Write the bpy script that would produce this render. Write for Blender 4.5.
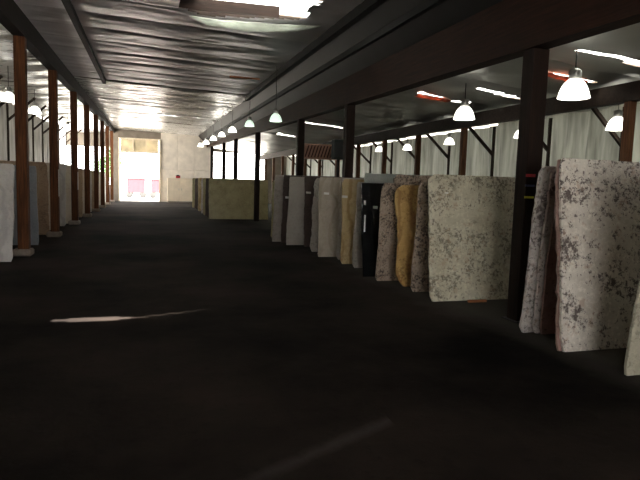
import bpy, bmesh, math, random
from mathutils import Vector, Matrix, noise
random.seed(7)
scene = bpy.context.scene
for o in list(bpy.data.objects):
    bpy.data.objects.remove(o)

# ---------------------------------------------------------------- camera
cam_d = bpy.data.cameras.new('camera')
cam_d.sensor_width = 36.0
cam_d.lens = 560.0 / 640.0 * 36.0
cam_d.clip_end = 400
cam = bpy.data.objects.new('camera', cam_d)
scene.collection.objects.link(cam)
def cam_dir(x, y):
    return Vector(((x - 320) / 560.0, (240 - y) / 560.0, -1.0))
_d = cam_dir(148, 180).normalized()                       # down the aisle
_e = cam_dir(640, 180 + .03 * (640 - 148))                # another point of the level horizon
_u = _e.cross(_d).normalized()
if _u.y < 0: _u = -_u
_r = _d.cross(_u)
cam.matrix_world = Matrix.Translation((0, 0, 1.6)) @ Matrix((_r, _d, _u)).to_4x4()
scene.camera = cam

# ---------------------------------------------------------------- world, sun, exposure
w = bpy.data.worlds.new('overcast_sky'); scene.world = w; w.use_nodes = True
bg = w.node_tree.nodes['Background']
bg.inputs['Color'].default_value = (1.0, .98, .94, 1)
bg.inputs['Strength'].default_value = 7.0
SUN_DIR = Vector((-.06, .56, -.83)).normalized()
sd = bpy.data.lights.new('sun', 'SUN'); sd.energy = 40; sd.angle = math.radians(.53); sd.color = (1, .95, .87)
sun = bpy.data.objects.new('sun', sd); scene.collection.objects.link(sun)
sun.rotation_euler = (-SUN_DIR).to_track_quat('Z', 'Y').to_euler()
sun.location = (0, 0, 30)
vs = scene.view_settings
vs.view_transform = 'Standard'; vs.look = 'None'; vs.gamma = 1; vs.exposure = .4
try: vs.use_curve_mapping = False
except Exception: pass
scene.cycles.use_denoising = True
scene.cycles.diffuse_bounces = 6
scene.cycles.max_bounces = 12
scene.cycles.sample_clamp_indirect = 8

# ---------------------------------------------------------------- materials
def new_mat(name):
    m = bpy.data.materials.new(name); m.use_nodes = True
    nt = m.node_tree
    return m, nt, nt.nodes['Principled BSDF']
def N(nt, t, **kw):
    n = nt.nodes.new(t)
    for k, v in kw.items(): setattr(n, k, v)
    return n
def ramp(nt, src, stops):
    r = N(nt, 'ShaderNodeValToRGB')
    els = r.color_ramp.elements
    while len(els) < len(stops): els.new(.5)
    for e, (p, c) in zip(els, stops):
        e.position = p; e.color = (*c, 1) if len(c) == 3 else c
    nt.links.new(src, r.inputs[0])
    return r.outputs[0]
def coords(nt, scale=(1, 1, 1), rand=True):
    tc = N(nt, 'ShaderNodeTexCoord'); mp = N(nt, 'ShaderNodeMapping')
    mp.inputs['Scale'].default_value = scale
    nt.links.new(tc.outputs['Object'], mp.inputs['Vector'])
    if rand:
        oi = N(nt, 'ShaderNodeObjectInfo'); mu = N(nt, 'ShaderNodeMath', operation='MULTIPLY')
        mu.inputs[1].default_value = 40
        nt.links.new(oi.outputs['Random'], mu.inputs[0]); nt.links.new(mu.outputs[0], mp.inputs['Location'])
    return mp.outputs[0]
def tex_noise(nt, vec, scale, detail=4, rough=.55):
    n = N(nt, 'ShaderNodeTexNoise'); n.inputs['Scale'].default_value = scale
    n.inputs['Detail'].default_value = detail; n.inputs['Roughness'].default_value = rough
    nt.links.new(vec, n.inputs['Vector'])
    return n.outputs['Fac']
def mixc(nt, fac, a, b):
    m = N(nt, 'ShaderNodeMix', data_type='RGBA')
    for s, v in ((0, fac), (6, a), (7, b)):
        if hasattr(v, 'is_linked') or hasattr(v, 'links'): nt.links.new(v, m.inputs[s])
        else: m.inputs[s].default_value = v if s == 0 else (*v, 1)
    return m.outputs[2]
def add_bump(nt, b, h, strength=.3, dist=.02):
    bp = N(nt, 'ShaderNodeBump'); bp.inputs['Strength'].default_value = strength; bp.inputs['Distance'].default_value = dist
    nt.links.new(h, bp.inputs['Height']); nt.links.new(bp.outputs[0], b.inputs['Normal'])

def plain(name, col, rough=.6, metal=0, var=.25, scale=6, bump=0):
    m, nt, b = new_mat(name)
    v = coords(nt)
    f = tex_noise(nt, v, scale)
    c = ramp(nt, f, [(.3, tuple(x * (1 - var) for x in col)), (.7, tuple(min(1, x * (1 + var)) for x in col))])
    nt.links.new(c, b.inputs['Base Color']); b.inputs['Roughness'].default_value = rough; b.inputs['Metallic'].default_value = metal
    if bump: add_bump(nt, b, tex_noise(nt, v, scale * 6), bump)
    return m
def wood(name, dark, light, grain=(14, 14, .8), rough=.75):
    m, nt, b = new_mat(name)
    v = coords(nt, grain); f = tex_noise(nt, v, 2.2, 6, .65)
    c = ramp(nt, f, [(.3, dark), (.68, light)])
    v2 = coords(nt); st = tex_noise(nt, v2, 1.5, 3)
    c = mixc(nt, ramp(nt, st, [(.5, (0, 0, 0)), (.75, (.5, .5, .5))]), c, dark)
    nt.links.new(c, b.inputs['Base Color']); b.inputs['Roughness'].default_value = rough; b.inputs['Specular IOR Level'].default_value = .2
    add_bump(nt, b, f, .25, .01)
    return m
def granite(name, base, light, dark, speck=.5, blotch=.35, scale=1.0, vein=None, rough=.32, cut=.82):
    m, nt, b = new_mat(name)
    v = coords(nt)
    n1 = tex_noise(nt, v, 4.5 * scale, 8, .62)
    c = ramp(nt, n1, [(.32, base), (.62, light)])
    n2 = tex_noise(nt, v, 24 * scale, 6, .72)                       # dark grains, gathered in drifts
    n5 = tex_noise(nt, v, 3.2 * scale, 3, .6)
    sm = N(nt, 'ShaderNodeMath', operation='MULTIPLY_ADD'); sm.inputs[1].default_value = .55
    nt.links.new(n5, sm.inputs[0]); nt.links.new(n2, sm.inputs[2])
    k = ramp(nt, sm.outputs[0], [(cut, (0, 0, 0)), (cut + .07, (speck,) * 3)])
    c = mixc(nt, k, c, dark)
    n4 = tex_noise(nt, v, 22 * scale, 6, .7)                      # pale crystals
    k = ramp(nt, n4, [(.50, (0, 0, 0)), (.66, (speck * .7,) * 3)])
    c = mixc(nt, k, c, tuple(min(1, q * 1.35) for q in light))
    n6 = tex_noise(nt, v, 9 * scale, 5, .6)                        # rusty warm minerals
    k = ramp(nt, n6, [(.56, (0, 0, 0)), (.66, (speck * .6,) * 3)])
    c = mixc(nt, k, c, (base[0] * .75, base[1] * .55, base[2] * .42))
    n3 = tex_noise(nt, v, 5.5 * scale, 10, .8)                     # blotches of mica
    k = ramp(nt, n3, [(.575, (0, 0, 0)), (.60, (blotch,) * 3)])
    c = mixc(nt, k, c, dark)
    if vein:
        wv = N(nt, 'ShaderNodeTexWave'); wv.inputs['Scale'].default_value = 1.1; wv.inputs['Distortion'].default_value = 9
        wv.inputs['Detail'].default_value = 4; nt.links.new(v, wv.inputs['Vector'])
        c = mixc(nt, ramp(nt, wv.outputs['Fac'], [(.72, (0, 0, 0)), (.95, (.6, .6, .6))]), c, vein)
    nt.links.new(c, b.inputs['Base Color']); b.inputs['Roughness'].default_value = rough
    add_bump(nt, b, n2, .06, .004)
    return m
def foil(name, col, rough, wr=(1.1, 7, 1), strength=.3, metal=.75):
    m, nt, b = new_mat(name)
    v = coords(nt, wr, rand=False)
    n1 = tex_noise(nt, v, 1.6, 4, .55)
    v2 = coords(nt, (1, 1, 1), rand=False)
    n2 = tex_noise(nt, v2, 6, 3, .5); n3 = tex_noise(nt, v2, .5, 3, .5)
    ad = N(nt, 'ShaderNodeMath', operation='MULTIPLY_ADD'); ad.inputs[1].default_value = .45
    nt.links.new(n2, ad.inputs[0]); nt.links.new(n1, ad.inputs[2])
    c = ramp(nt, n3, [(.35, tuple(x * .7 for x in col)), (.65, col)])
    nt.links.new(c, b.inputs['Base Color']); b.inputs['Metallic'].default_value = metal
    rr = N(nt, 'ShaderNodeMapRange'); rr.inputs[3].default_value = rough - .1; rr.inputs[4].default_value = rough + .12
    nt.links.new(n1, rr.inputs[0]); nt.links.new(rr.outputs[0], b.inputs['Roughness'])
    add_bump(nt, b, ad.outputs[0], strength, .03)
    return m
def sheet(name, col, trans=.5, tint=1.0, grain=(3.2, 3.2, .35)):
    m, nt, b = new_mat(name)
    v = coords(nt, grain); f = tex_noise(nt, v, 2, 5)
    c = ramp(nt, f, [(.36, tuple(x * .6 for x in col)), (.64, col)])  # upright streaks paint the curtains' fold light and shade into the colour
    nt.links.new(c, b.inputs['Base Color']); b.inputs['Roughness'].default_value = .45
    t = N(nt, 'ShaderNodeBsdfTranslucent')
    nt.links.new(ramp(nt, f, [(.36, tuple(x * .35 * tint for x in col)), (.64, tuple(x * tint for x in col))]), t.inputs['Color'])
    mx = N(nt, 'ShaderNodeMixShader'); mx.inputs[0].default_value = trans
    nt.links.new(b.outputs[0], mx.inputs[1]); nt.links.new(t.outputs[0], mx.inputs[2])
    nt.links.new(mx.outputs[0], nt.nodes['Material Output'].inputs['Surface'])
    return m
def glow(name, col, e, strength):
    m, nt, b = new_mat(name)
    b.inputs['Base Color'].default_value = (*col, 1); b.inputs['Roughness'].default_value = .3
    b.inputs['Emission Color'].default_value = (*e, 1); b.inputs['Emission Strength'].default_value = strength
    return m

def floor_mat():
    m, nt, b = new_mat('dark_packed_floor')
    v = coords(nt, rand=False)
    n1 = tex_noise(nt, v, .35, 5, .6); n2 = tex_noise(nt, v, 9, 8, .7)
    c = ramp(nt, n1, [(.36, (.0062, .0056, .0055)), (.64, (.038, .029, .024))])
    c = mixc(nt, ramp(nt, n2, [(.55, (0, 0, 0)), (.75, (.5,) * 3)]), c, (.006, .0055, .0055))
    # paler streak across the foreground, and the lit floor by the slabs painted lighter
    sx = N(nt, 'ShaderNodeSeparateXYZ'); nt.links.new(v, sx.inputs[0])
    def mth(op, a, bb, cc=None):
        q = N(nt, 'ShaderNodeMath', operation=op)
        for i, z in enumerate((a, bb, cc)):
            if z is None: continue
            if isinstance(z, (int, float)): q.inputs[i].default_value = z
            else: nt.links.new(z, q.inputs[i])
        return q.outputs[0]
    line = mth('SUBTRACT', sx.outputs[1], mth('MULTIPLY_ADD', sx.outputs[0], .52, 2.58))
    ab = mth('ABSOLUTE', mth('ADD', line, mth('MULTIPLY', mth('SUBTRACT', n2, .5), .10)), 0)
    k = mth('MULTIPLY', ramp(nt, ab, [(0, (1, 1, 1)), (.09, (0, 0, 0))]), mth('LESS_THAN', sx.outputs[0], 1.6))
    k = mth('MULTIPLY', k, mth('MULTIPLY', n1, .9))
    c = mixc(nt, k, c, (.085, .078, .072))
    mr = N(nt, 'ShaderNodeMapRange'); mr.inputs[1].default_value = 3.6; mr.inputs[2].default_value = 4.2
    nt.links.new(mth('MULTIPLY_ADD', n1, 1.2, mth('SUBTRACT', sx.outputs[0], .6)), mr.inputs[0])
    c = mixc(nt, mth('MULTIPLY', mr.outputs[0], .6), c, (.085, .082, .07))
    nt.links.new(c, b.inputs['Base Color']); b.inputs['Roughness'].default_value = .95
    b.inputs['Specular IOR Level'].default_value = .04
    add_bump(nt, b, n2, .35, .02)
    return m

M = {}
M['floor'] = floor_mat()
M['ground'] = plain('pale_gravel', (.55, .53, .49), .95, 0, .2, 3)
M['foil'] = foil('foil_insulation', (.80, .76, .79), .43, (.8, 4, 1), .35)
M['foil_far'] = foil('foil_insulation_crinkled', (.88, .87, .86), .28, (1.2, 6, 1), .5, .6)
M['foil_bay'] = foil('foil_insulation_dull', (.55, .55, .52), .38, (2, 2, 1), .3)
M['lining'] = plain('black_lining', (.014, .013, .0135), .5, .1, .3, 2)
M['deck'] = plain('roof_deck', (.12, .09, .07), .9)
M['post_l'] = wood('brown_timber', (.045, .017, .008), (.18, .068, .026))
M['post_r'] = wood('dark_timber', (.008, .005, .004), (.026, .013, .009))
M['post_b'] = wood('red_brown_timber', (.05, .022, .012), (.16, .07, .032))
M['beam'] = wood('beam_timber', (.012, .006, .004), (.052, .021, .012), (14, .8, 14))
M['beam_l'] = wood('black_brown_timber', (.008, .006, .005), (.025, .014, .01), (14, .8, 14))
M['brace'] = wood('brace_timber', (.02, .014, .011), (.05, .034, .025), (8, 8, 8))
M['black_metal'] = plain('black_metal', (.010, .0095, .01), .7, .1)
M['rack_metal'] = plain('rack_steel', (.03, .03, .035), .6, .5)
M['concrete'] = plain('concrete', (.27, .22, .18), .9, 0, .2, 9, .3)
M['curtain'] = sheet('white_plastic_sheet', (.70, .72, .62), .5, .065)
M['curtain_l'] = sheet('clear_plastic_sheet', (.70, .67, .60), .5, .06)
M['skylight'] = sheet('fibreglass_skylight', (.92, .95, .92), .8)
M['flap'] = sheet('white_batt_facing', (.88, .91, .85), .45, 1.0, (.5, .5, .5))
M['pink'] = sheet('pink_fibreglass_batt', (.75, .26, .16), .5)
M['wall'] = plain('painted_wall', (.74, .68, .60), .85, 0, .12, 2)
M['wall_dark'] = plain('unpainted_wall', (.20, .17, .14), .9, 0, .2, 2)
M['pane'] = sheet('amber_pane', (.86, .76, .56), .4, .75, (.3, .3, .3))
M['pine'] = wood('pale_pine', (.60, .52, .40), (.78, .70, .56))
M['cab'] = plain('cream_paint', (.72, .62, .48), .6, 0, .08, 3)
M['shade'] = glow('prismatic_shade', (.85, .85, .8), (1, .96, .86), 2.2)
M['shade_g'] = glow('greenish_prismatic_shade', (.7, .8, .7), (.80, 1, .84), .75)
M['bulb'] = glow('lamp_bulb', (.9, .9, .9), (1, .95, .85), 14)
M['housing'] = plain('lamp_housing', (.45, .45, .43), .45, .6)
M['tag'] = plain('white_paper', (.82, .82, .80), .7, 0, .04)
M['red_paint'] = plain('red_paint', (.19, .022, .032), .6, 0, .1)
M['red_tape'] = plain('red_tape', (.35, .02, .03), .5, 0, .1)
M['yellow_tape'] = plain('yellow_tape', (.50, .48, .04), .5, 0, .1)
M['blue_tape'] = plain('blue_tape', (.02, .03, .10), .5, 0, .1)
M['orange_wood'] = wood('orange_wood', (.28, .10, .04), (.48, .20, .10))
M['red_wood'] = wood('red_wood', (.62, .34, .25), (.80, .52, .42))
M['slat_wood'] = wood('dark_red_wood', (.06, .018, .012), (.13, .04, .028))
M['green_box'] = plain('dark_green_metal', (.006, .009, .007), .9, 0)
M['rubber'] = plain('rubber', (.03, .03, .03), .8)
M['leaf'] = plain('leaf_green', (.08, .17, .05), .6, 0, .5, 2)
M['bark'] = wood('bark', (.05, .035, .025), (.14, .10, .07))
G = {
 'A': granite('granite_pale_green_grey', (.50, .46, .34), (.68, .65, .52), (.11, .09, .06), .8, .55, 1.1, None, .32, .80),
 'B': granite('granite_white_burgundy', (.54, .49, .43), (.72, .68, .62), (.06, .036, .036), .9, .9, 1.0, None, .32, .80),
 'bB': granite('granite_grey_burgundy', (.40, .37, .35), (.56, .52, .49), (.06, .045, .045), .85, .7, 1.0, None, .32, .80),
 'red': granite('granite_burgundy_edge', (.26, .15, .13), (.36, .24, .21), (.08, .04, .04), .6, .4),
 'C': granite('granite_pale_olive', (.40, .38, .29), (.52, .50, .40), (.14, .12, .09), .5, .2),
 'brown': granite('granite_brown_speckled', (.30, .235, .185), (.44, .36, .29), (.04, .028, .024), .95, .7, 1.2, None, .32, .775),
 'gold': granite('granite_gold', (.42, .26, .085), (.58, .40, .17), (.18, .09, .03), .7, .5, .9, (.24, .12, .04)),
 'yellow': granite('marble_yellow_veined', (.50, .38, .18), (.60, .49, .29), (.26, .16, .07), .3, .3, .6, (.34, .20, .06)),
 'black': granite('granite_black', (.006, .007, .008), (.012, .013, .014), (.003, .003, .003), .3, .2, 1, None, .14),
 'greygreen': granite('granite_grey_green', (.25, .28, .25), (.35, .38, .35), (.12, .13, .12), .4, .2),
 'pale': granite('granite_pale_grey', (.44, .41, .36), (.56, .52, .47), (.2, .17, .14), .5, .3),
 'beige': granite('marble_beige', (.40, .35, .28), (.50, .45, .37), (.24, .2, .15), .25, .25, .7, (.33, .28, .21)),
 'darkbrown': granite('granite_dark_brown', (.055, .038, .032), (.085, .06, .05), (.025, .018, .015), .5, .3),
 'grey': granite('granite_mid_grey', (.26, .23, .20), (.34, .31, .28), (.15, .13, .11), .4, .2),
 'lightgrey': granite('limestone_light_grey', (.38, .35, .30), (.45, .42, .37), (.28, .25, .21), .25, .12, .6),
 'olive': granite('marble_olive_tan', (.30, .26, .12), (.42, .37, .19), (.15, .12, .05), .4, .3, .8),
 'white': granite('marble_white', (.50, .48, .46), (.60, .58, .56), (.30, .28, .28), .3, .2, .6, (.40, .38, .38)),
 'blue': granite('granite_blue_grey', (.30, .33, .37), (.38, .41, .46), (.18, .19, .22), .3, .15),
 'tan': granite('granite_tan_brown', (.30, .20, .12), (.42, .30, .19), (.12, .08, .05), .5, .3),
 'cream': granite('limestone_cream', (.55, .48, .37), (.65, .58, .47), (.36, .30, .22), .3, .15, .6),
}

# ---------------------------------------------------------------- helpers
COL = scene.collection
def link(name, me, mat, parent=None):
    o = bpy.data.objects.new(name, me); COL.objects.link(o)
    if mat and not me.materials: me.materials.append(mat)
    if parent: o.parent = parent
    return o
def pydata(name, v, f, mat, parent=None, smooth=False):
    me = bpy.data.meshes.new(name); me.from_pydata([tuple(p) for p in v], [], f); me.update()
    if smooth:
        for p in me.polygons: p.use_smooth = True
    return link(name, me, mat, parent)
def tag(o, label, cat, group=None):
    o['label'] = label; o['category'] = cat
    if group: o['group'] = group
    return o
def struct(o, label=None):
    o['kind'] = 'structure'
    if label: o['label'] = label
    return o
def empty(name, loc=(0, 0, 0), rz=0):
    o = bpy.data.objects.new(name, None); COL.objects.link(o); o.location = loc; o.rotation_euler.z = rz
    o.empty_display_size = .1
    return o
def box_bm(bm, c, s, rot=None):
    r = bmesh.ops.create_cube(bm, size=1)
    vs_ = r['verts']
    mt = Matrix.Translation(c) @ (rot.to_4x4() if rot else Matrix.Identity(4)) @ Matrix.Diagonal((*s, 1))
    bmesh.ops.transform(bm, matrix=mt, verts=vs_)
    return vs_
def bm_obj(name, bm, mat, parent=None, bevel=0, smooth=False):
    if bevel: bmesh.ops.bevel(bm, geom=list(bm.edges), offset=bevel, segments=1, affect='EDGES', profile=.5)
    bmesh.ops.recalc_face_normals(bm, faces=bm.faces)
    me = bpy.data.meshes.new(name); bm.to_mesh(me); bm.free()
    if smooth:
        for p in me.polygons: p.use_smooth = True
    return link(name, me, mat, parent)
def box(name, c, s, mat, parent=None, bevel=0, rot=None):
    bm = bmesh.new(); box_bm(bm, (0, 0, 0), s)
    o = bm_obj(name, bm, mat, parent, bevel); o.location = c
    if rot: o.rotation_euler = rot
    return o
def bar(name, a, b, wd, dp, mat, parent=None, bevel=0):
    """a straight timber from a to b"""
    a, b = Vector(a), Vector(b); L = (b - a).length
    bm = bmesh.new(); box_bm(bm, (0, 0, L / 2), (wd, dp, L))
    o = bm_obj(name, bm, mat, parent, bevel)
    o.location = a; o.rotation_euler = (b - a).to_track_quat('Z', 'Y').to_euler()
    return o
def tube(name, pts, r, mat, parent=None, seg=8):
    v, f = [], []
    pts = [Vector(p) for p in pts]
    for i, p in enumerate(pts):
        t = (pts[min(i + 1, len(pts) - 1)] - pts[max(i - 1, 0)]).normalized()
        q = t.to_track_quat('Z', 'Y')
        for k in range(seg):
            a = 2 * math.pi * k / seg
            v.append(p + q @ Vector((r * math.cos(a), r * math.sin(a), 0)))
    for i in range(len(pts) - 1):
        for k in range(seg):
            f.append((i * seg + k, i * seg + (k + 1) % seg, (i + 1) * seg + (k + 1) % seg, (i + 1) * seg + k))
    f.append(tuple(range(seg - 1, -1, -1))); f.append(tuple(range((len(pts) - 1) * seg, len(pts) * seg)))
    return pydata(name, v, f, mat, parent, True)
def lathe(name, prof, mat, parent=None, seg=24, closed=False):
    v, f = [], []
    for r, z in prof:
        for k in range(seg):
            a = 2 * math.pi * k / seg; v.append((r * math.cos(a), r * math.sin(a), z))
    n = len(prof)
    for i in range(n - 1):
        for k in range(seg):
            f.append((i * seg + k, i * seg + (k + 1) % seg, (i + 1) * seg + (k + 1) % seg, (i + 1) * seg + k))
    if closed:
        f.append(tuple(range(seg - 1, -1, -1))); f.append(tuple(range((n - 1) * seg, n * seg)))
    return pydata(name, v, f, mat, parent, True)
def copy_tree(o, parent=None):
    c = o.copy(); COL.objects.link(c); c.parent = parent
    for ch in list(o.children): copy_tree(ch, c)
    return c
def prism(name, xy, z0, z1, mat, parent=None):
    n = len(xy)
    v = [(x, y, z0) for x, y in xy] + [(x, y, z1) for x, y in xy]
    f = [tuple(range(n - 1, -1, -1)), tuple(range(n, 2 * n))] + [(i, (i + 1) % n, n + (i + 1) % n, n + i) for i in range(n)]
    return pydata(name, v, f, mat, parent)
def holed_slab(name, xs, ys, holes, zf, th, mat, parent=None):
    """horizontal deck with rectangular openings"""
    xs = sorted(set(xs + [h for q in holes for h in (q[0], q[1])])); ys = sorted(set(ys + [h for q in holes for h in (q[2], q[3])]))
    bm = bmesh.new(); vv = {}
    def gv(x, y):
        if (x, y) not in vv: vv[(x, y)] = bm.verts.new((x, y, zf(x, y)))
        return vv[(x, y)]
    for i in range(len(xs) - 1):
        for j in range(len(ys) - 1):
            cx, cy = (xs[i] + xs[i + 1]) / 2, (ys[j] + ys[j + 1]) / 2
            if any(h[0] < cx < h[1] and h[2] < cy < h[3] for h in holes): continue
            bm.faces.new((gv(xs[i], ys[j]), gv(xs[i + 1], ys[j]), gv(xs[i + 1], ys[j + 1]), gv(xs[i], ys[j + 1])))
    r = bmesh.ops.extrude_face_region(bm, geom=list(bm.faces))
    bmesh.ops.translate(bm, vec=(0, 0, th), verts=[g for g in r['geom'] if isinstance(g, bmesh.types.BMVert)])
    return bm_obj(name, bm, mat, parent)

# ---------------------------------------------------------------- dimensions
YN, YF = -7.0, 44.0                 # near and far end of the shed
XL, XR = -2.4, 4.4                  # timber rows along the aisle
XRB, XRW = 8.5, 10.6                # second timber row and plastic wall on the right
XLW = -5.2                          # plastic wall on the left
ZL = lambda y: 4.32 + .020 * (y - 12.8)      # underside of the left beam
ZR = lambda y: 3.28 + .024 * (y - 5.8)       # underside of the right beam
def z_main(x, y):
    k = .010 * (y - 11.5)
    if x < 3.6: return 4.96 - .033 * (x + 1.45) + k
    return 4.79 - (x - 3.6) / .7 * .70 + k
def z_right(x, y):
    if x < XRB: return 4.06 - (x - XR) / (XRB - XR) * .33 + .004 * (y - 8)
    return 3.73 - (x - XRB) * .02 + .004 * (y - 8)
def z_left(x, y):
    return 4.80 - (XL - x) * .10 + .010 * (y - 12)

# ---------------------------------------------------------------- floor and ground
floor = pydata('floor', [(XLW - .3, YN, 0), (XRW + .3, YN, 0), (XRW + .3, YF + .2, 0), (XLW - .3, YF + .2, 0),
                         (XLW - .3, YN, -.2), (XRW + .3, YN, -.2), (XRW + .3, YF + .2, -.2), (XLW - .3, YF + .2, -.2)],
               [(0, 1, 2, 3), (7, 6, 5, 4), (0, 4, 5, 1), (1, 5, 6, 2), (2, 6, 7, 3), (3, 7, 4, 0)], M['floor'])
struct(floor, 'dark packed floor of the long stone shed')
ground = pydata('ground', [(-120, -80, -.04), (120, -80, -.04), (120, 160, -.04), (-120, 160, -.04)], [(0, 1, 2, 3)], M['ground'])
struct(ground, 'pale sunlit yard outside the shed')

# ---------------------------------------------------------------- roof: decks with skylights, foil sheets below
sky_main = [(.9, 3.25, 10.75, 12.0), (.1, 1.9, 25.7, 27.4), (.4, 2.9, 30.3, 32.3), (.5, 2.6, 34.9, 37.0)]
slit = [(-.50, .05, 3.22, 3.42), (-.66, .17, 3.27, 3.38)] + [(.17 + .2 * k, .37 + .2 * k, 3.31 + .075 * k, 3.345 - .003 * k + .075 * k) for k in range(5)]
sky_right = [(6.3, 9.0, 7.2, 8.2), (7.0, 8.8, 8.75, 9.8), (6.8, 9.0, 10.85, 12.2), (6.2, 8.4, 12.4, 13.9), (5.6, 7.8, 20.9, 22.8), (5.8, 7.3, 26.2, 28.8)]
ceiling = holed_slab('ceiling', [XL - .35, 3.6, XR + .12], [YN, YF + .3], sky_main + slit,
                     lambda x, y: 5.14 + .010 * (y - 11.5), .03, M['deck'])
struct(ceiling, 'silver foil insulation ceiling over the aisle')
ceil_r = holed_slab('ceiling', [XR + .05, XRB, XRW + .5], [YN, YF + .3], sky_right, lambda x, y: z_right(x, y) + .14, .03, M['deck'])
struct(ceil_r, 'dull foil ceiling of the side bay on the right')
ceil_l = holed_slab('ceiling', [XLW - .5, XL - .05], [YN, YF + .3], [], lambda x, y: z_left(x, y) + .28, .05, M['deck'])
struct(ceil_l, 'foil ceiling of the side bay on the left')
fascia = box('trim_1', (XR + .1, (YN + YF) / 2, 4.85), (.05, YF - YN, 1.3), M['deck']); struct(fascia)
for i, (x0, x1, y0, y1) in enumerate(sky_main + sky_right):
    zf = (lambda x, y: 5.20 + .010 * (y - 11.5)) if i < len(sky_main) else (lambda x, y: z_right(x, y) + .20)
    n = max(4, int((x1 - x0 + .3) / .05)); v, f = [], []
    for a in range(n + 1):
        x = x0 - .15 + (x1 - x0 + .3) * a / n
        for y in (y0 - .15, y1 + .15): v.append((x, y, zf(x, y) + .015 * math.sin(a * 1.57)))
    f = [(2 * a, 2 * a + 2, 2 * a + 3, 2 * a + 1) for a in range(n)]
    o = pydata('window_%d' % (i + 2), v, f, M['skylight'], None, True); struct(o, 'translucent corrugated skylight panel in the roof')

def foil_sheets(parent, x0, x1, y0, y1, wid, zf, mat_f, holes, gx, gy, sag, amp, fr):
    y = y0
    while y < y1 - .01:
        ye = min(y + wid, y1)
        nx = max(2, int((x1 - x0) / gx)); ny = max(3, int((ye - y + .04) / gy))
        bm = bmesh.new(); grid = []
        for j in range(ny + 1):
            yy = y - .02 + (ye - y + .04) * j / ny; t = j / ny; row = []
            for i in range(nx + 1):
                xx = x0 + (x1 - x0) * i / nx
                z = zf(xx, yy) - sag * math.sin(math.pi * t) + (.012 if j in (0, ny) else 0)
                z += amp * (noise.noise(Vector((xx * fr[0], yy * fr[1], 3.1))) + .5 * noise.noise(Vector((xx * fr[0] * 2.3, yy * fr[1] * 2.1, 9.7))))
                row.append(bm.verts.new((xx, yy, z)))
            grid.append(row)
        for j in range(ny):
            for i in range(nx):
                c = (grid[j][i].co + grid[j + 1][i + 1].co) / 2
                jag = .06 * noise.noise(Vector((c.x * 4, c.y * 4, 0)))
                if any(h[0] < c.x + jag < h[1] and h[2] + h[4] * (c.x - h[0]) < c.y + jag < h[3] + h[4] * (c.x - h[0]) for h in holes): continue
                bm.faces.new((grid[j][i], grid[j + 1][i], grid[j + 1][i + 1], grid[j][i + 1]))
        for v in [v for v in bm.verts if not v.link_faces]: bm.verts.remove(v)
        me = bpy.data.meshes.new('foil_sheet'); bm.to_mesh(me); bm.free()
        for p in me.polygons: p.use_smooth = True
        link('foil_sheet', me, mat_f(y), parent)
        y = ye
hm = [(.55, 1.1, 10.2, 11.45, .3), (1.1, 2.85, 10.2, 11.62, -.40), (.15, 1.8, 25.8, 26.15, 0), (.45, 2.85, 30.45, 30.8, 0), (.6, 2.5, 35.0, 35.35, 0)]
hs = [(-.95, 1.4, 3.25, 4.05, 0)]
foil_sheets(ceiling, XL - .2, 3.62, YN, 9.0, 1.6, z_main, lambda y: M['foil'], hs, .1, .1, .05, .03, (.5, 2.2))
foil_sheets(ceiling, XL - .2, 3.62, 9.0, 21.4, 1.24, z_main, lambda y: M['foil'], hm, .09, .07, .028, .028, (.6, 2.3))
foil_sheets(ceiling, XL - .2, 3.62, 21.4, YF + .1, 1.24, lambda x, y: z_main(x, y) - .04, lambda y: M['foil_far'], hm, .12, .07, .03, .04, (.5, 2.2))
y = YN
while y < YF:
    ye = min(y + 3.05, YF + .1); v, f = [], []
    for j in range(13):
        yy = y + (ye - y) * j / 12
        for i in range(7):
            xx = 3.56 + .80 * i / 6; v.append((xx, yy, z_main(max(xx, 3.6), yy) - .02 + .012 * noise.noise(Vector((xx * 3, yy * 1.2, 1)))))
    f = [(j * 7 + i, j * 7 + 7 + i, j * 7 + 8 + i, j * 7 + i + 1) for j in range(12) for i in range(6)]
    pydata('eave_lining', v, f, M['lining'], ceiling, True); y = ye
hr = [(6.4, 8.3, 7.36, 7.52, .05), (7.1, 8.2, 8.90, 9.05, 0), (6.9, 8.4, 10.98, 11.12, .2), (6.3, 7.9, 12.55, 12.68, .15), (5.7, 7.4, 21.05, 21.25, 0), (5.9, 6.9, 26.4, 26.7, 0)]
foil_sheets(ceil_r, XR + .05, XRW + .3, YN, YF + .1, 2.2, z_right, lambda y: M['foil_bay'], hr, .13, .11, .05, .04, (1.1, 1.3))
foil_sheets(ceil_l, XLW - .3, XL - .05, YN, YF + .1, 1.8, z_left, lambda y: M['foil_far'], [], .14, .12, .07, .05, (.8, 1.6))

# torn facing below the near skylight
def crescent(name, x0, x1, yc, droop, mat, label, cat, dep=.62, n=26):
    v, f = [], []
    for i in range(n + 1):
        t = i / n; x = x0 + (x1 - x0) * t; wv = math.sin(math.pi * t) ** .6
        for k in range(5):
            s = k / 4
            y = yc - .7 * t + .25 * math.sin(math.pi * t) - dep * .5 * wv + dep * wv * s + .04 * math.sin(9 * t)
            z = z_main(x, y) - .13 - droop * wv * math.sin(math.pi * (.15 + .7 * s)) + .02 * noise.noise(Vector((x * 4, y * 4, 2)))
            v.append((x, y, z))
    for i in range(n):
        for k in range(4): f.append((i * 5 + k, i * 5 + k + 1, i * 5 + k + 6, i * 5 + k + 5))
    o = pydata(name, v, f, mat, None, True)
    m = o.modifiers.new('thickness', 'SOLIDIFY'); m.thickness = .012
    return tag(o, label, cat)
crescent('torn_insulation', .75, 3.2, 11.42, .13, M['flap'], 'torn white insulation facing drooping from the foil ceiling at the top of the picture', 'insulation')
bar('exposed_rafter', (.45, 11.62, 5.05), (2.5, 11.28, 4.99), .05, .22, M['post_r'], ceiling)
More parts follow.
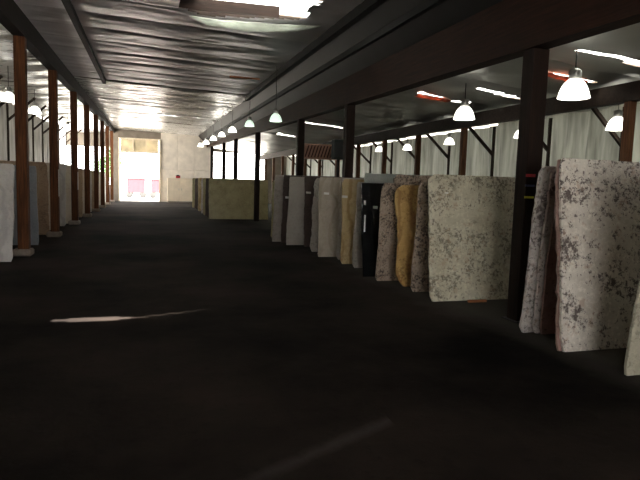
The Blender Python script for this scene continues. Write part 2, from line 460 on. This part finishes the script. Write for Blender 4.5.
for i, (x0, x1, y, lab) in enumerate([(6.95, 7.95, 8.97, 'pink torn insulation in the ceiling slit behind the largest lamp'),
                                      (6.25, 7.15, 12.66, 'pink torn insulation in the ceiling slit to the left of the small lamp')]):
    v, f = [], []
    for a in range(13):
        x = x0 + (x1 - x0) * a / 12
        for k in range(4):
            v.append((x, y - .09 + .06 * k, z_right(x, y) - .07 - .04 * math.sin(math.pi * k / 3) - .02 * random.random()))
    for a in range(12):
        for k in range(3): f.append((a * 4 + k, a * 4 + k + 1, a * 4 + k + 5, a * 4 + k + 4))
    o = pydata('torn_insulation', v, f, M['pink'], None, True)
    m = o.modifiers.new('thickness', 'SOLIDIFY'); m.thickness = .02
    tag(o, lab, 'insulation')

# ---------------------------------------------------------------- long timbers under the roof
def long_beam(name, x, wd, y0, y1, zb, zt, mat, label, cat, kind=None):
    v = []
    n = 9
    for i in range(n):
        y = y0 + (y1 - y0) * i / (n - 1)
        for dx, z in ((-wd / 2, zb(y)), (wd / 2, zb(y)), (wd / 2, zt(y)), (-wd / 2, zt(y))): v.append((x + dx, y, z))
    f = [(3, 2, 1, 0), tuple((n - 1) * 4 + k for k in range(4))]
    for i in range(n - 1):
        for k in range(4): f.append((i * 4 + k, i * 4 + (k + 1) % 4, i * 4 + 4 + (k + 1) % 4, i * 4 + 4 + k))
    o = pydata(name, v, f, mat)
    return tag(o, label, cat)
long_beam('timber_beam', XL, .22, YN, YF, ZL, lambda y: ZL(y) + .42 - .004 * (y - 12), M['beam_l'], 'dark timber beam carried by the left row of posts', 'beam')
rb = long_beam('timber_beam', XR, .24, YN, YF, ZR, lambda y: 3.99 + .010 * (y - 7), M['beam'], 'deep brown timber beam carried by the right row of aisle posts', 'beam')
for z0, nm in ((.0, 'edge_strip'),):
    pass
long_beam('timber_beam', XRB, .18, YN, YF, lambda y: 3.30 + .004 * (y - 8), lambda y: 3.64 + .004 * (y - 8), M['brace'], 'slim dark beam above the posts of the right side bay', 'beam')
long_beam('roof_rail', -1.45, .11, YN, 21.3, lambda y: z_main(-1.45, y) - .17, lambda y: z_main(-1.45, y) - .03, M['black_metal'], 'black rail under the foil on the left of the ceiling', 'rail')
long_beam('roof_rail', 3.58, .14, YN, 21.6, lambda y: z_main(3.58, y) - .20, lambda y: z_main(3.58, y) - .02, M['black_metal'], 'thick black rail under the foil, ending near the hanging lamps', 'rail')
long_beam('roof_rail', 3.97, .08, YN, 40, lambda y: z_main(3.97, y) - .14, lambda y: z_main(3.97, y) - .02, M['black_metal'], 'thin black rail between the thick rail and the deep right beam', 'rail')
o = bar('wood_batten', (2.35, 17.35, z_main(2.35, 17.35) - .12), (3.25, 17.2, z_main(3.2, 17.2) - .12), .07, .05, M['orange_wood'])
tag(o, 'short orange wooden batten on the foil ceiling', 'batten')

# ---------------------------------------------------------------- posts
ORD = ['nearest', 'second', 'third', 'fourth', 'fifth', 'sixth', 'seventh', 'eighth', 'ninth', 'tenth', 'eleventh', 'twelfth', 'thirteenth', 'fourteenth', 'fifteenth']
left_y = [12.55, 16.55, 20.9, 25.1, 29.4, 33.3, 37.3, 41.8]
for i, y in enumerate(left_y):
    t = empty('timber_post', (XL, y, 0))
    hgt = ZL(y - .11)
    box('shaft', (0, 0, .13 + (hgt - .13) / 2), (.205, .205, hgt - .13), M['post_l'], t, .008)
    ft = box('footing', (-.02, -.02, .07), (.36, .36, .14), M['concrete'], t, .03)
    if i == 1:
        box('paper_notice', (.108, -.03, 1.45), (.006, .11, .72), M['tag'], t)
    if i == 2:
        box('paper_notice', (.108, -.03, 1.5), (.006, .12, .6), M['tag'], t)
    tag(t, '%s brown timber post from the camera in the row left of the aisle' % ORD[i], 'post', 'left row of timber posts')
right_y = [5.83, 12.25, 16.56, 23.5, 29.7, 34.5, 41.2]
rl = ['thick dark post between the pale slab and the burgundy speckled slabs', 'dark aisle post rising behind the yellow veined and beige slabs',
      'dark aisle post rising behind the dark brown slabs', 'dark aisle post in front of the olive slab',
      'third dark post from the right above the olive slabs', 'second dark post from the end wall above the olive slabs', 'dark post closest to the end wall behind the olive slabs']
for i, y in enumerate(right_y):
    t = empty('timber_post', (XR + (.03 if i == 0 else 0), y, 0)); hgt = ZR(y - .11)
    wd = .215 if i == 0 else .20
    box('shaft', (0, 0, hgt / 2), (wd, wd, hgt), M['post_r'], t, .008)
    if i == 0:
        for nm, z, m in (('red_tape', 1.79, 'red_tape'), ('blue_tape', 1.67, 'blue_tape'), ('yellow_tape', 1.53, 'yellow_tape')):
            box(nm, (-.05, -wd / 2 - .003, z), (.13, .008, .025 if nm != 'red_tape' else .035), M[m], t)
        box('base_plate', (0, 0, .006), (.3, .3, .012), M['rack_metal'], t)
    tag(t, rl[i], 'post', 'right row of aisle posts')
bay_y = [5.6, 8.4, 11.3, 14.1, 16.9, 19.65, 22.4, 25.2, 28.0, 30.8, 33.6, 36.4, 39.2, 42.0]
for i, y in enumerate(bay_y):
    t = box('bay_post', (XRB, y, (3.3 + .004 * (y - 8)) / 2), (.15, .15, 3.3 + .004 * (y - 8)), M['post_b'], None, .006)
    lab = {1: 'red brown bay post at the right edge of the picture above the speckled slab', 3: 'slim bay post above the pale green grey slab',
           4: 'slim bay post above the brown speckled slabs', 5: 'slim bay post above the black slab'}.get(i, '%s slim post from the camera under the side bay beam' % ORD[i])
    tag(t, lab, 'post', 'slim posts of the right side bay')
stud_y = [7.8, 10.5, 13.0, 15.6, 18.35, 20.85, 23.4, 25.9, 28.6, 31.2, 33.9, 36.6, 39.3]
for i, y in enumerate(stud_y):
    t = empty('wall_stud', (XRW - .12, y, 0))
    box('upright', (0, 0, 1.80), (.07, .07, 3.6), M['brace'], t)
    bar('knee_brace', (0, 0, 2.72), (-.98, 0, 3.60), .08, .08, M['brace'], t)
    tag(t, '%s stud with a slanting knee brace along the right plastic wall, counted from the camera' % ORD[i], 'wall stud', 'studs of the right plastic wall')
lstud_y = [9.0, 11.5, 14.0, 16.5, 19.0, 21.6, 24.1, 26.6, 29.0, 31.5, 34.2, 37.0, 40.0]
for i, y in enumerate(lstud_y):
    t = empty('wall_stud', (XLW + .12, y, 0)); zz = z_left(XLW, y)
    box('upright', (0, 0, zz / 2), (.07, .07, zz), M['brace'], t)
    bar('knee_brace', (0, 0, zz - .95), (.95, 0, zz - .05), .08, .08, M['brace'], t)
    tag(t, '%s stud with a slanting knee brace along the left plastic wall, counted from the camera' % ORD[i], 'wall stud', 'studs of the left plastic wall')

# ---------------------------------------------------------------- plastic walls
def curtain(x, y0, y1, z0, z1, mat, label, seed, group):
    nh, nv = max(16, int((y1 - y0) / .07)), 14
    v, f = [], []
    for j in range(nv + 1):
        s = j / nv; z = z0 + (z1 - z0) * s
        for i in range(nh + 1):
            y = y0 + (y1 - y0) * i / nh
            d = .09 * math.sin(y * 9 + 2 * noise.noise(Vector((y, seed, s)))) * (.4 + .6 * noise.noise(Vector((y * 1.3, seed, 5))) ** 2 * 3)
            d += .05 * noise.noise(Vector((y * 2.2, z * .8, seed)))
            d *= min(1, (y - y0) / .25, (y1 - y) / .25)
            sg = -.03 * math.sin(math.pi * ((y - y0) / 1.3 % 1)) * s
            v.append((x + d, y, z + sg))
    for j in range(nv):
        for i in range(nh):
            a = j * (nh + 1) + i; f.append((a, a + 1, a + nh + 2, a + nh + 1))
    o = pydata('plastic_curtain', v, f, mat, None, True)
    return tag(o, label, 'curtain', group)
cuts = [YN, -1.5, 2.6, 5.2, 7.8, 10.5, 13.0, 15.6, 18.35, 20.85, 23.4, 25.9, 28.6, 31.2, 33.9, 36.6, 39.3, YF]
names_r = {6: 'greyish plastic sheet on the right wall beside the thick dark post', 7: 'green tinted plastic sheet above the right part of the pale slab',
           8: 'pale plastic sheet hanging above the middle of the pale slab', 9: 'plastic sheet above the gold slab', 10: 'plastic sheet above the black slab'}
for i in range(len(cuts) - 1):
    curtain(XRW, cuts[i], cuts[i + 1], .05, (3.72 if cuts[i] < 15 else 3.655 + .004 * (cuts[i] - 15)) + random.uniform(-.02, .02), M['curtain'],
            names_r.get(i, 'white plastic sheet on the right wall, number %s from the near end' % (ORD[min(i, 14)] if i < 15 else ('sixteenth' if i == 15 else 'seventeenth'))), i * 3.7, 'plastic sheets of the right wall')
cuts = [6.5, 9.0, 11.5, 14.0, 16.5, 19.0, 21.6, 24.1, 26.6, 29.0, 31.5, 34.2]
for i in range(len(cuts) - 1):
    curtain(XLW, cuts[i], cuts[i + 1], .05, z_left(XLW, cuts[i]) - .12, M['curtain_l'],
            'clear plastic sheet on the left wall, %s from the near end' % ORD[i], 50 + i * 2.9, 'plastic sheets of the left wall')
wr = box('wall_right', (XRW + .08, (YN + YF) / 2, .25), (.08, YF - YN, .5), M['wall_dark']); struct(wr, 'low kerb under the right plastic wall')
wl = box('wall_left', (XLW - .08, (YN + YF) / 2, .25), (.08, YF - YN, .5), M['wall_dark']); struct(wl, 'low kerb under the left plastic wall')
for y0 in (-7, -4.3, -1.6, 1.1, 3.8):
    box('panel', (.0, y0 + 1.35 - (YN + YF) / 2, 2.3), (.05, 2.66, 4.4), M['wall_dark'], wl)

# ---------------------------------------------------------------- end walls
wf = empty('wall_far', (0, YF, 0)); struct(wf, 'pale panelled end wall with the open doorway')
def wpanel(x0, x1, z0, z1, mat, y=0, th=.1, nm='panel'):
    return box(nm, ((x0 + x1) / 2, y + th / 2, (z0 + z1) / 2), (x1 - x0, th, z1 - z0), mat, wf, .012)
DX0, DX1, DZ = -1.97, .80, 3.58
wpanel(DX1 + .1, 4.64, 0, 5.6, M['wall'], .11, .05, 'backing')
x = DX1 + .12
while x < 4.5:
    x1 = min(x + 1.24, 4.62); wpanel(x, x1 - .015, 0, 2.44, M['wall']); wpanel(x, x1 - .015, 2.455, 5.6, M['wall']); x = x1
wpanel(XL - .2, DX0 - .1, 0, 5.6, M['wall_dark']); wpanel(DX0 - .1, DX1 + .12, 4.62, 5.6, M['wall_dark'])
wpanel(XLW - .4, XL - .2, 0, 1.2, M['wall_dark']); wpanel(XLW - .4, XL - .2, 3.9, 5.3, M['wall_dark'])
wpanel(4.62, XRW + .4, 3.9, 4.5, M['wall_dark']); wpanel(9.0, XRW + .4, 0, 3.9, M['wall_dark'])
wpanel(4.62, 9.0, 0, .9, M['wall_dark'])
d1 = empty('door_1', (0, YF, 0)); struct(d1, 'tall open doorway in the end wall with a three pane header')
box('jamb', (DX0 - .05, 0, 2.3), (.1, .22, 4.6), M['pine'], d1); box('jamb', (DX1 + .06, 0, 2.3), (.12, .22, 4.6), M['pine'], d1)
box('header_rail', ((DX0 + DX1) / 2, -.02, DZ + .06), (DX1 - DX0, .16, .12), M['pine'], d1)
box('header_rail', ((DX0 + DX1) / 2, -.02, 4.58), (DX1 - DX0, .16, .12), M['pine'], d1)
for k in range(3):
    xa = DX0 + (DX1 - DX0) * k / 3; xb = DX0 + (DX1 - DX0) * (k + 1) / 3
    box('pane', ((xa + xb) / 2, .02, 4.09), (xb - xa - .1, .02, .88), M['pane'], d1)
    if k: box('mullion', (xa, -.02, 4.09), (.1, .14, .9), M['pine'], d1)
w1 = empty('window_1', (0, YF, 0)); struct(w1, 'wide bright opening in the end wall above the olive slabs')
box('jamb', (4.66, 0, 2.4), (.1, .16, 3.0), M['wall_dark'], w1); box('jamb', (8.96, 0, 2.4), (.1, .16, 3.0), M['wall_dark'], w1)
box('sill', (6.8, -.02, .93), (4.4, .2, .06), M['wall_dark'], w1)
# near end, behind the camera: a wall with a wide open loading door
wn = empty('wall_near', (0, YN, 0)); struct(wn, 'end wall behind the camera with a wide loading door')
for x0, x1, z0, z1 in ((XLW - .4, -2.4, 0, 5.6), (2.4, XRW + .4, 0, 5.6), (-2.4, 2.4, 3.9, 5.6)):
    box('panel', ((x0 + x1) / 2, -.05, (z0 + z1) / 2), (x1 - x0, .1, z1 - z0), M['wall'], wn)

# cabinet by the end wall
c = empty('storage_cabinet', (2.3, YF - .5, 0))
box('body', (0, .03, .9), (1.85, .6, 1.8), M['cab'], c, .01)
for k in (-1, 1):
    dd = box('cabinet_door', (k * .46, -.285, .92), (.88, .03, 1.66), M['cab'], c, .006)
    box('handle', (-k * .36, -.03, .05), (.03, .03, .16), M['housing'], dd)
box('plinth', (0, -.01, .04), (1.8, .6, .08), M['wall_dark'], c)
tag(c, 'cream two door cabinet against the pale end wall right of the doorway', 'cabinet')
t = empty('tool_box', (2.15, YF - .5, 1.8))
box('case', (0, 0, .08), (.32, .2, .16), M['red_tape'], t, .015); box('lid', (0, 0, .18), (.33, .21, .04), M['black_metal'], t, .01)
box('carry_handle', (0, 0, .22), (.2, .03, .05), M['black_metal'], t, .008)
tag(t, 'small dark red box standing on the cream cabinet', 'box')

# ---------------------------------------------------------------- stone slabs
def slab_mesh(wd, ht, th, seed, left_rough=.012, corner=.05, flip=False, rough_right=.006, wav=.006):
    rnd = random.Random(seed); P = []
    def jit(s, a): return a * noise.noise(Vector((s * 9, seed * 1.7, 0))) + a * .6 * noise.noise(Vector((s * 31, seed, 4)))
    c1, c2 = corner * rnd.uniform(.5, 1.4), corner * rnd.uniform(.5, 1.4)
    n = 26
    for i in range(n + 1):                      # aisle edge, bottom to top
        s = i / n; z = s * ht; x = jit(z, left_rough) + wav * math.sin(z * 5 + seed)
        if z < c1: x += (c1 - z) * .8
        if z > ht - c2: x += (z - ht + c2) ** 2 / max(c2, .01)
        P.append((x, z))
    m = 14
    for i in range(1, m + 1):                   # top edge
        s = i / m; P.append((s * wd if i < m else wd, ht + jit(s * wd + 7, .006) - (0 if i < m else .01)))
    for i in range(1, 9):                       # far edge
        s = i / 8; P.append((wd + jit(s * ht + 3, rough_right), ht * (1 - s)))
    for i in range(1, 5): P.append((wd * (1 - i / 5), 0))
    if flip: P = [(-x, z) for x, z in P][::-1]
    N_ = len(P)
    v = [(x, 0, z) for x, z in P]
    cxm, czm = sum(p[0] for p in P) / N_, ht / 2
    v += [(x + (.006 if x < cxm else -.006) * (0 if z < .002 else 1) * rnd.uniform(-1.4, .4), th / 2, z) for x, z in P]
    v += [(x, th, z) for x, z in P]
    f = [tuple(range(N_)), tuple(range(3 * N_ - 1, 2 * N_ - 1, -1))]
    for r in (0, 1):
        for i in range(N_):
            j = (i + 1) % N_; f.append((r * N_ + j, r * N_ + i, (r + 1) * N_ + i, (r + 1) * N_ + j))
    me = bpy.data.meshes.new('stone_slab'); me.from_pydata(v, [], f); me.update()
    bm = bmesh.new(); bm.from_mesh(me); bmesh.ops.recalc_face_normals(bm, faces=bm.faces)
    bmesh.ops.triangulate(bm, faces=[g for g in bm.faces if len(g.verts) > 4]); bm.to_mesh(me); bm.free()
    return me
SEED = [1]
def slab(x, y, wd, ht, lean, mat, label, group, th=.03, stickers=(), flip=False, **kw):
    """lean in degrees, positive = top leans away from the camera"""
    SEED[0] += 1
    o = link('stone_slab', slab_mesh(wd, ht / math.cos(math.radians(lean)), th, SEED[0], flip=flip, **kw), G[mat])
    th_ = math.radians(-lean)
    o.location = (x, y, max(0, th * math.sin(math.radians(lean)))); o.rotation_euler.x = th_
    for sx, sz, sw, sh in stickers:
        s = box('sticker', (sx, -.002, sz), (sw, .004, sh), M['tag'], o); s.rotation_euler.y = .05
    tag(o, label, 'stone slab', group)
    return o
RG = 'slabs standing in a row right of the aisle'
slab(4.03, 3.80, 1.9, 1.86, -6, 'C', 'pale olive slab cut off by the lower right corner of the picture', RG, corner=.02)
slab(3.975, 4.52, 1.9, 1.94, 6.3, 'B', 'large white slab with burgundy blotches, nearest on the right', RG, left_rough=.022, corner=.04)
slab(3.966, 4.560, 1.9, 1.93, 6.3, 'red', 'reddish edged slab directly behind the large blotched slab', RG, left_rough=.03, corner=.03)
slab(4.04, 5.27, 1.8, 1.88, -4.5, 'bB', 'grey speckled slab just right of the thick dark post, farthest of its leaning trio', RG, left_rough=.012)
slab(4.15, 5.215, 1.8, 1.87, -4.5, 'bB', 'grey speckled slab in the middle of the leaning trio by the thick dark post', RG, left_rough=.02)
slab(4.21, 5.165, 1.8, 1.865, -4.5, 'red', 'grey speckled slab with reddish edge, front one of the leaning trio', RG, left_rough=.02)  # darker stone colour paints in the shade on this front face
slab(3.82, 7.00, 2.4, 1.80, 6.8, 'A', 'broad pale green grey speckled slab facing the camera', RG, stickers=((.28, 1.55, .05, .02),), corner=.07, left_rough=.014)
slab(3.88, 7.73, 2.2, 1.68, -4.4, 'brown', 'brown grey speckled slab just left of the broad pale slab', RG)
slab(3.85, 8.16, 2.2, 1.64, 7.2, 'gold', 'mottled gold slab with rounded corners', RG, corner=.16, left_rough=.02, wav=.022)
slab(3.72, 8.75, 2.2, 1.67, -4.4, 'brown', 'brown speckled slab between the gold slab and the black slab', RG)
slab(4.02, 8.93, 2.2, 1.82, -3, 'brown', 'taller brown slab whose top shows above the gold slab', RG)
slab(3.65, 9.17, 2.2, 1.66, 8.5, 'black', 'glossy black slab with small white stickers', RG, stickers=((.26, 1.24, .09, .05), (.06, 1.32, .04, .08), (.05, .95, .025, .3)), corner=.01)
slab(3.885, 9.72, 2.3, 1.85, 4, 'greygreen', 'taller grey green slab whose top shows above the black slab', RG, corner=.01)
slab(3.83, 10.22, 2.2, 1.68, -5.4, 'pale', 'narrow pale grey slab edge just left of the black slab', RG)
slab(3.79, 10.77, 2.3, 1.74, 1.8, 'yellow', 'yellow veined slab with a white sticker', RG, stickers=((.05, 1.38, .12, .05),))
slab(3.92, 11.40, 2.3, 1.77, -2, 'pale', 'pale rough edged slab between the yellow veined slab and the beige slab', RG, left_rough=.03)
slab(3.64, 11.89, 2.3, 1.78, 4, 'beige', 'veined beige slab with a white sticker', RG, stickers=((.18, 1.42, .12, .05),), corner=.03)
slab(3.73, 12.85, 2.3, 1.76, -6.5, 'pale', 'pale chipped slab edge between the beige slab and a dark brown slab', RG, left_rough=.035)
slab(3.85, 13.85, 2.3, 1.83, 2.8, 'darkbrown', 'dark brown slab right of the light grey slab', RG, stickers=((.10, 1.4, .13, .05),), corner=.01)
slab(3.49, 14.32, 2.3, 1.79, -7.5, 'lightgrey', 'plain light grey slab between two dark brown slabs', RG, corner=.01, left_rough=.005)
slab(3.47, 14.82, 2.3, 1.84, -5.2, 'darkbrown', 'dark brown slab left of the light grey slab', RG, stickers=((.12, 1.25, .12, .06),), corner=.01)
slab(3.30, 15.18, 2.4, 1.84, -7, 'grey', 'mid grey slab, last of the near right row', RG, corner=.01, left_rough=.006)
slab(3.47, 16.15, 2.4, 1.70, -1.5, 'olive', 'narrow yellow olive slab behind the mid grey slab', RG)
FG = 'olive slabs far down the right of the aisle'
slab(2.52, 24.54, 2.6, 1.76, 7, 'olive', 'wide olive tan slab facing the camera far down the aisle', FG, corner=.01)
slab(2.53, 26.3, 2.6, 1.76, -4, 'darkbrown', 'dark brown slab edge directly behind the wide olive slab', FG)
slab(2.54, 27.45, 2.6, 1.78, 5, 'olive', 'second olive slab edge behind the wide olive slab', FG)
slab(2.58, 29.0, 2.6, 1.76, -4, 'pale', 'pale slab edge among the far olive slabs', FG)
slab(2.61, 31.1, 2.6, 1.80, 5, 'yellow', 'yellowish slab edge left of the pale far slab edge', FG)
slab(2.60, 33.4, 2.6, 1.78, -4, 'darkbrown', 'dark brown slab edge between the yellowish edge and the farthest olive slab', FG)
slab(2.60, 35.2, 2.6, 1.80, 5, 'olive', 'farthest olive slab edge near the end wall', FG)
LG = 'slabs standing in a row left of the aisle'
slab(-2.42, 11.59, 2.3, 1.82, 10, 'white', 'white veined slab at the left edge of the picture', LG, flip=True, corner=.06, left_rough=.016)
slab(-2.50, 11.68, 2.3, 1.80, 10, 'cream', 'cream slab tucked behind the white veined slab at the left edge', LG, flip=True)
slab(-2.46, 14.47, 2.3, 1.84, -5.8, 'blue', 'blue grey slab right beside the nearest left post', LG, flip=True, corner=.01, left_rough=.004)
slab(-2.65, 15.5, 2.3, 1.95, 5, 'tan', 'tan brown slab between the first two left posts', LG, flip=True)
slab(-2.63, 17.05, 2.3, 2.0, -3.3, 'tan', 'tan brown slab behind the second left post', LG, flip=True)
slab(-2.62, 18.6, 2.3, 2.03, 5.9, 'cream', 'cream slab just past the second left post', LG, flip=True)
slab(-2.60, 20.1, 2.3, 2.05, 5.9, 'white', 'whitish slab just before the third left post', LG, flip=True)
slab(-2.55, 21.25, 2.3, 2.04, 5.9, 'cream', 'cream slab just past the third left post', LG, flip=True)
slab(-2.58, 23.0, 2.3, 2.0, -4, 'pale', 'pale grey slab between the third and fourth left posts', LG, flip=True)
slab(-2.57, 24.8, 2.3, 2.0, 5.9, 'tan', 'tan slab beside the fourth left post', LG, flip=True)
slab(-2.57, 26.7, 2.3, 2.0, 5.9, 'cream', 'cream slab past the fourth left post', LG, flip=True)
slab(-2.56, 28.75, 2.3, 2.0, 5.9, 'pale', 'pale slab before the fifth left post', LG, flip=True)
slab(-2.55, 31.7, 2.3, 2.0, 5.9, 'tan', 'tan slab between the fifth and sixth left posts', LG, flip=True)
slab(-2.55, 35.2, 2.3, 2.0, 5.9, 'cream', 'cream slab between the sixth and seventh left posts', LG, flip=True)
slab(-2.55, 39.2, 2.3, 2.0, 5.9, 'pale', 'pale slab between the last two left posts', LG, flip=True)

# steel A frames the slabs lean on
def a_frame(x, y, wd, h, half, label):
    t = empty('slab_rack', (x, y, 0))
    for k in (0, wd):
        for s in (-1, 1): bar('rack_leg', (k, s * half, .05), (k, s * .03, h), .05, .05, M['rack_metal'], t)
        box('foot_rail', (k, 0, .03), (.06, half * 2 + .05, .06), M['rack_metal'], t)
    box('top_rail', (wd / 2, 0, h), (wd + .06, .07, .06), M['rack_metal'], t)
    tag(t, label, 'rack', 'steel racks between the slabs')
a_frame(4.45, 4.92, 1.2, 1.5, .17, 'dark steel rack between the blotched slab and the leaning trio')
a_frame(4.4, 7.38, 1.3, 1.4, .20, 'dark steel rack behind the broad pale slab')
a_frame(4.3, 8.46, 1.3, 1.35, .15, 'dark steel rack behind the gold slab')
a_frame(-4.2, 13.2, 1.2, 1.5, .5, 'dark steel rack behind the nearest left post')
t = bar('wood_wedge', (4.35, 6.87, .02), (4.60, 6.80, .035), .05, .03, M['orange_wood']); tag(t, 'small orange wooden wedge on the floor under the broad pale slab', 'wedge')

# ---------------------------------------------------------------- hanging lamps
def lamp_proto(mat):
    t = empty('pendant_lamp')
    prof = [(.5, 0), (.49, .06), (.46, .18), (.41, .32), (.33, .46), (.22, .57), (.16, .60)]
    lathe('shade', prof + [(r - .02, z - .01) for r, z in prof[::-1]], mat, t, 28)
    lathe('rim', [(.505, -.02), (.515, 0), (.505, .03), (.49, .02), (.49, -.02), (.505, -.02)], mat, t, 28)
    lathe('housing', [(.12, .585), (.2, .6), (.2, .86), (.13, .92), (.05, .95)], M['housing'], t, 16, True)
    lathe('bulb', [(.02, .52), (.09, .42), (.12, .30), (.09, .2), (.02, .16)], M['bulb'], t, 12, True)
    return t
protos = {'w': lamp_proto(M['shade']), 'g': lamp_proto(M['shade_g'])}
used = set()
def lamp(x, y, z, dia, kind, ztop, label, group):
    p = protos[kind]
    if kind in used: t = copy_tree(p)
    else: t = p; used.add(kind)
    t.location = (x, y, z); t.scale = (dia,) * 3
    zt = (ztop - z) / dia
    tube('hanging_rod', [(0, 0, .93), (0, 0, zt)], .02, M['black_metal'], t, 6)
    tag(t, label, 'lamp', group)
rows = []
RL = 'lamps over the right side bay'
for x, y, z, d, lab in [(6.45, 7.5, 3.10, .48, 'largest white dome lamp, right of the thick dark post'),
                        (6.55, 10.9, 3.12, .45, 'white dome lamp left of the thick dark post under the deep beam'),
                        (10.0, 10.2, 3.03, .46, 'white dome lamp by the red brown bay post at the right edge'),
                        (9.7, 13.2, 3.05, .36, 'small white lamp half hidden by the thick dark post'),
                        (9.7, 17.0, 3.10, .36, 'small lit lamp above the pale slab in front of the plastic wall'),
                        (9.7, 20.2, 3.08, .36, 'small lit lamp above the gold slab in front of the plastic wall'),
                        (9.7, 23.0, 3.15, .36, 'small lit lamp above the black slab in front of the plastic wall')]:
    lamp(x, y, z, d, 'w', z_right(x, y), lab, RL)
AL = 'lamps in a line beside the right beam'
for i, (x, y, z, d) in enumerate([(3.35, 15.3, 3.31, .34), (3.4, 19.8, 3.58, .34), (3.4, 24.0, 3.72, .36), (3.4, 27.6, 3.8, .36), (3.4, 31.2, 3.86, .38), (3.4, 35.2, 3.9, .4), (3.4, 39, 3.95, .4)]):
    lamp(x, y, z, d, 'g' if i < 2 else 'w', z_main(x, y) - .05, ['greenish glass lamp nearest the camera in the line beside the right beam', 'second greenish lamp in the line beside the right beam',
         'third lamp in the line beside the right beam', 'fourth lamp in the line beside the right beam', 'fifth lamp in the line beside the right beam',
         'sixth lamp in the line beside the right beam', 'farthest lamp in the line beside the right beam'][i], AL)
for i, (x, y, z, d) in enumerate([(-3.8, 18.2, 3.72, .42), (-3.85, 22.4, 3.84, .42), (-3.85, 26.6, 3.95, .42), (-3.85, 31, 4.0, .42)]):
    lamp(x, y, z, d, 'w', z_left(x, y), ['white dome lamp at the left edge of the picture', 'white dome lamp seen between the first two left posts', 'lamp seen between the second and third left posts', 'farthest lamp of the left side bay'][i], 'lamps over the left side bay')

# ---------------------------------------------------------------- things stored high in the right bay
t = empty('timber_rack', (6.5, 24.0, 0))
for z in (2.78, 3.36): box('rail', (.85, 0, z), (1.9, .10, .09), M['red_wood'], t)
for x in (.0, 1.7): box('rack_post', (x, .05, 1.72), (.09, .09, 3.44), M['red_wood'], t)
for k in range(11):
    bar('slat', (.10 + k * .145, -.03, 2.82), (.26 + k * .145, -.03, 3.33), .075, .03, M['slat_wood'], t)
box('back_board', (.85, .03, 3.07), (1.7, .02, .5), M['red_wood'], t)
tag(t, 'reddish wooden rack with slanting slats above the dark brown slabs', 'rack')
t = empty('heater_box', (7.45, 22.0, 0))
box('case', (0, 0, 3.07), (.46, .4, .8), M['green_box'], t, .02); box('grille', (0, -.205, 3.05), (.36, .012, .6), M['black_metal'], t)
box('stand', (.02, 0, 1.33), (.1, .1, 2.68), M['post_r'], t)
tag(t, 'dark green box on a stand beside the reddish rack', 'box')

# ---------------------------------------------------------------- outside
def trailer(x, y, wd, h0, h1, label):
    t = empty('red_trailer', (x, y, -.04))
    box('body', (0, 0, (h0 + h1) / 2), (wd, 1.6, h1 - h0), M['red_paint'], t, .04)
    n = max(3, int(wd / .35))
    for k in range(n): box('side_rib', (-wd / 2 + wd * (k + .5) / n, -.82, (h0 + h1) / 2), (.06, .05, h1 - h0 - .05), M['red_paint'], t)
    box('top_rail', (0, -.8, h1), (wd + .05, .1, .08), M['red_paint'], t)
    box('chassis', (0, 0, h0 - .08), (wd + .3, .5, .1), M['black_metal'], t)
    for sx in (-1, 1):
        for sy in (-.7, .7):
            wv = lathe('wheel', [(.08, -.09), (.26, -.09), (.30, -.05), (.30, .05), (.26, .09), (.08, .09)], M['rubber'], t, 18, True)
            wv.rotation_euler = (math.pi / 2, 0, 0); wv.location = (sx * wd * .38, sy, .30)
    tag(t, label, 'trailer')
trailer(-1.02, 54.0, 1.55, .48, 1.75, 'wide red trailer standing in the bright yard beyond the doorway')
trailer(.95, 54.0, 1.35, .55, 1.72, 'red trailer half hidden by the right side of the doorway')
def tree(x, y, h, r, seed, label):
    rnd = random.Random(seed); t = empty('yard_tree', (x, y, -.04))
    tube('trunk', [(0, 0, 0), (.1, .05, h * .3), (-.05, .1, h * .6), (.1, 0, h * .8)], .14, M['bark'], t)
    for k in range(6):
        a = k * 1.05 + rnd.random()
        tube('branch', [(0, .05, h * (.35 + .06 * k)), (r * .6 * math.cos(a), r * .6 * math.sin(a), h * (.5 + .07 * k))], .05, M['bark'], t, 6)
    v, f = [], []
    cl = [Vector((rnd.gauss(0, r * .45), rnd.gauss(0, r * .45), h * .72 + rnd.gauss(0, h * .15))) for _ in range(26)]
    for _ in range(1900):
        p = rnd.choice(cl) + Vector((rnd.gauss(0, r * .2), rnd.gauss(0, r * .2), rnd.gauss(0, r * .2)))
        a = Vector((rnd.gauss(0, 1), rnd.gauss(0, 1), rnd.gauss(0, 1))).normalized(); b = a.orthogonal().normalized(); s = rnd.uniform(.08, .18)
        i = len(v); v += [p - a * s, p + b * s * .5, p + a * s, p - b * s * .5]; f.append((i, i + 1, i + 2, i + 3))
    o = pydata('foliage', v, f, M['leaf'], t); o['kind'] = 'stuff'
    tag(t, label, 'tree')
tree(-3.7, 64, 4.6, 1.4, 3, 'green tree beyond the left side of the doorway')
tree(-9.5, 44, 6, 2.2, 5, 'leafy tree seen through the open left side of the shed')
tree(-12, 62, 6.5, 2.4, 8, 'second leafy tree farther out on the left side of the shed')
